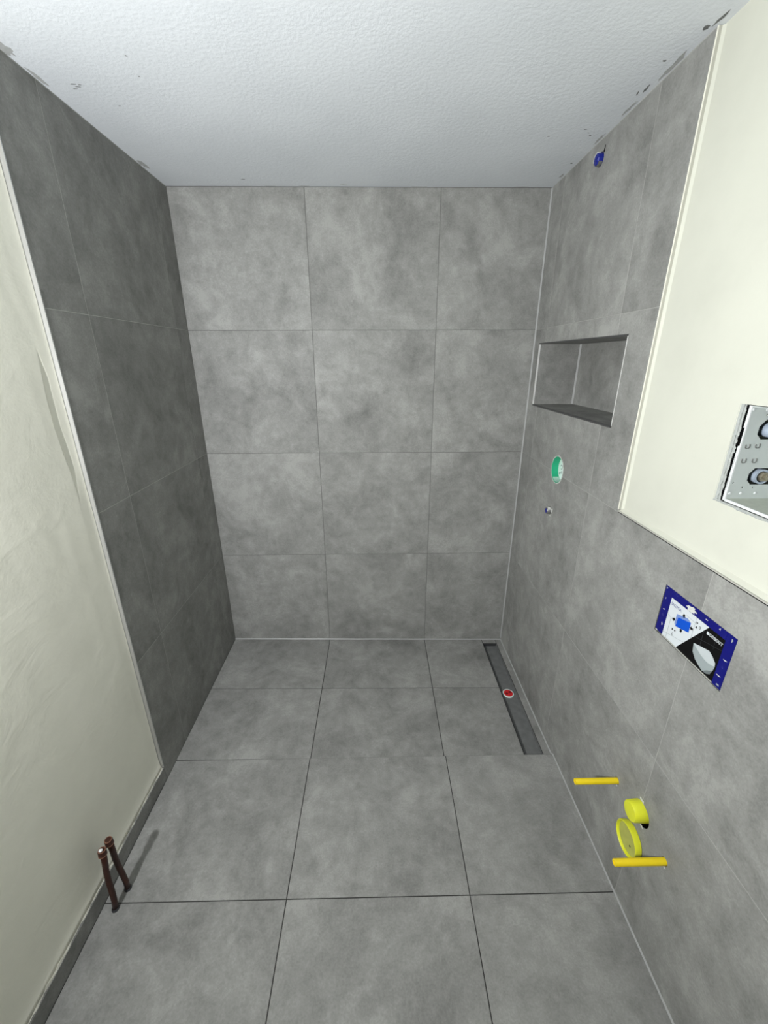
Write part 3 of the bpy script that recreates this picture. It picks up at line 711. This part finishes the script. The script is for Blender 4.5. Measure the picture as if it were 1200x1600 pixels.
# ------------------------------------------------------------------ shower channel
dz = zs(1.6, -0.4)
dc = empty('shower_drain_channel', ((XD0+XD1)/2, (YD0+YD1)/2, dz-0.03))
tag(dc, 'long open steel shower drain channel along the right wall', 'drain')
zb = dz-0.020
box('trough_floor', (XD0-0.002, YD1-0.0, zb-0.002), (XD1+0.002, YD0, zb), DRAIN, dc)
box('trough_side', (XD0-0.0035, YD1, zb-0.002), (XD0-0.0015, YD0, dz-0.001), DARK_AND_SHADE, dc)  # left side coloured darker than the right for the shadow there
box('trough_side', (XD1+0.0015, YD1, zb-0.002), (XD1+0.0032, YD0, dz-0.004), DRAIN, dc)
box('trough_end', (XD0-0.0015, YD0, zb-0.002), (XD1+0.0015, YD0+0.002, dz-0.002), DARK_AND_SHADE, dc)
box('trough_end', (XD0-0.0015, YD1-0.002, zb-0.002), (XD1+0.0015, YD1, dz-0.002), DARK_AND_SHADE, dc)
dp = empty('drain_plug', (1.606, -0.437, zb))
tag(dp, 'small round red plug with white ring in the drain channel', 'plug')
PC = (1.606, -0.437, zb)
lathe('ring', [(0.0235, 0.0), (0.0300, 0.0), (0.0300, 0.004), (0.0285, 0.006), (0.0250, 0.006), (0.0235, 0.004)], PC, (0, 0, 1), MINT, dp, 36)
lathe('disc', [(0, 0), (0.0234, 0), (0.0234, 0.0065), (0.022, 0.0075), (0, 0.0075)], PC, (0, 0, 1), RED, dp, 36)
for a in (0.5, 0.5+math.pi):
    c, s = math.cos(a), math.sin(a)
    prism('recess_shade', [(PC[0]+r*math.cos(a+t), PC[1]+r*math.sin(a+t), zb+0.0076) for r, t in ((0.005, -0.9), (0.017, -0.5), (0.019, 0.0), (0.017, 0.5), (0.005, 0.9))], (0, 0, 0.0004), RED_SHADE, dp)  # flat patches on the disc, recess shade painted in dark red

# ------------------------------------------------------------------ copper pipes by the left plinth
def bent_tube(pts, r, n=16):
    bm = bmesh.new(); prev = None; pts = [Vector(p) for p in pts]
    for i, p in enumerate(pts):
        d = (pts[min(i+1, len(pts)-1)]-pts[max(i-1, 0)]).normalized()
        e1 = d.cross(Vector((0, 1, 0))).normalized(); e2 = d.cross(e1)
        rr = r[i] if isinstance(r, (list, tuple)) else r
        cur = [bm.verts.new(p+e1*rr*math.cos(2*math.pi*k/n)+e2*rr*math.sin(2*math.pi*k/n)) for k in range(n)]
        if prev:
            for k in range(n): bm.faces.new((prev[k], prev[(k+1) % n], cur[(k+1) % n], cur[k]))
        else: bm.faces.new(cur)
        prev = cur
    bm.faces.new(prev[::-1]); return bm
def copper_pipe(base, top, label, white):
    o = empty('copper_pipe', base)
    tag(o, label, 'pipe', 'copper pipe ends by the left plinth')
    b, t = Vector(base), Vector(top)
    from_bm('tube', bent_tube([b+(t-b)*k/6 + Vector((0.002*math.sin(k*1.3), 0, 0)) for k in range(7)], 0.0085), COPPER, o, smooth=True)
    d = (t-b).normalized()
    lathe('end_cap', [(0.0, -0.001), (0.0112, -0.001), (0.0116, 0.002), (0.0116, 0.014), (0.0105, 0.017), (0.0085, 0.018), (0.0085, 0.0165), (0, 0.0165)], t-d*0.006, d, COPPER, o, 22)
    lathe('cap_rim', [(0.0086, 0.0172), (0.0104, 0.0172), (0.0104, 0.0182), (0.0086, 0.0182), (0.0086, 0.0172)], t-d*0.006, d, COPPER_RIM, o, 22)
    lathe('cap_rim', [(0.0090, -0.0025), (0.0122, -0.0025), (0.0122, 0.0), (0.0090, 0.0)], t-d*0.006, d, COPPER_RIM, o, 22)
    lathe('floor_collar', [(0.0087, 0.0), (0.0115, 0.0), (0.0108, 0.005), (0.0088, 0.008)], (b.x, b.y, 0.0), (0, 0, 1), DARK_AND_SHADE, o, 18)
    if white:
        bm = bmesh.new(); bmesh.ops.create_icosphere(bm, subdivisions=2, radius=0.006)
        for v in bm.verts: v.co = t+d*0.013 + Vector((v.co.x*1.0-0.002, v.co.y*0.9-0.002, v.co.z*0.6))
        from_bm('paint_blob', bm, WHITE_METAL, o, smooth=True)
copper_pipe((0.045, -1.356, 0.0), (0.058, -1.346, 0.262), 'nearer brown copper pipe by the left plinth, white blob on its end', True)
copper_pipe((0.054, -1.301, 0.0), (0.060, -1.316, 0.262), 'brown copper pipe by the left plinth, nearer the shower, clean end', False)

# ------------------------------------------------------------------ scuffs and chips along the ceiling edge
def chip(name, pts, mat):
    return prism(name, [(x, y, H-0.0006) for x, y in pts], (0, 0, 0.0006), mat, ceiling)
def cblob(x, y, rx, ry, mat, seed, n=11, rot=0.0, rag=0.5):
    rnd = random.Random(seed); pts = []
    for k in range(n):
        a = 2*math.pi*k/n; q = 1-rag*rnd.random(); u, v = rx*q*math.cos(a), ry*q*math.sin(a)
        pts.append((min(W-0.0005, max(0.0005, x+u*math.cos(rot)-v*math.sin(rot))), y+u*math.sin(rot)+v*math.cos(rot)))
    return chip('scuff', pts, mat)
spots = [(0.083, -0.702, .010, .0025, 0), (0.089, -0.690, .009, .002, 0.1), (0.075, -0.681, .008, .002, 0), (0.100, -0.699, .006, .0015, 0), (0.292, -0.816, .005, .002, 0.3), (0.281, -0.737, .003, .002, 0),
 (0.356, -0.073, .012, .003, 0), (1.643, -0.814, .006, .005, 0.4), (1.600, -0.483, .006, .0018, 0), (1.620, -0.462, .005, .002, 0.3), (1.634, -0.445, .005, .003, 0.3), (1.665, -0.235, .006, .005, 0.6),
 (1.665, -0.925, .009, .011, 0.3), (1.678, -0.955, .005, .028, 0.05), (1.667, -0.700, .004, .022, -0.1), (1.655, -0.680, .003, .012, -0.2), (1.496, -0.437, .007, .0015, 0), (0.15, -0.60, .004, .002, 0), (1.49, -1.03, .004, .003, 0)]
for k, (x, y, rx, ry, r) in enumerate(spots): cblob(x, y, rx, ry, SMUDGE, 100+k, rot=r)
soft = [(0.012, -0.84, .016, .035, 0), (0.008, -0.73, .007, .05, 0), (0.014, -0.21, .014, .05, 0), (W-0.012, -0.60, .007, .05, 0.05), (W-0.010, -0.80, .008, .08, 0), (W-0.009, -0.42, .006, .05, 0), (W-0.012, -0.12, .006, .03, 0), (0.6, -0.004, .03, .003, 0), (0.77, -0.022, .02, .002, 0), (0.45, -0.003, .03, .002, 0), (1.55, -0.004, .04, .003, 0), (1.1, -0.003, .05, .002, 0)]
for k, (x, y, rx, ry, r) in enumerate(soft): cblob(x, min(-0.0008, y), rx, min(ry, abs(y)-0.0006) if y > -0.03 else ry, SMUDGE_L, 200+k, n=16, rot=r, rag=0.55)
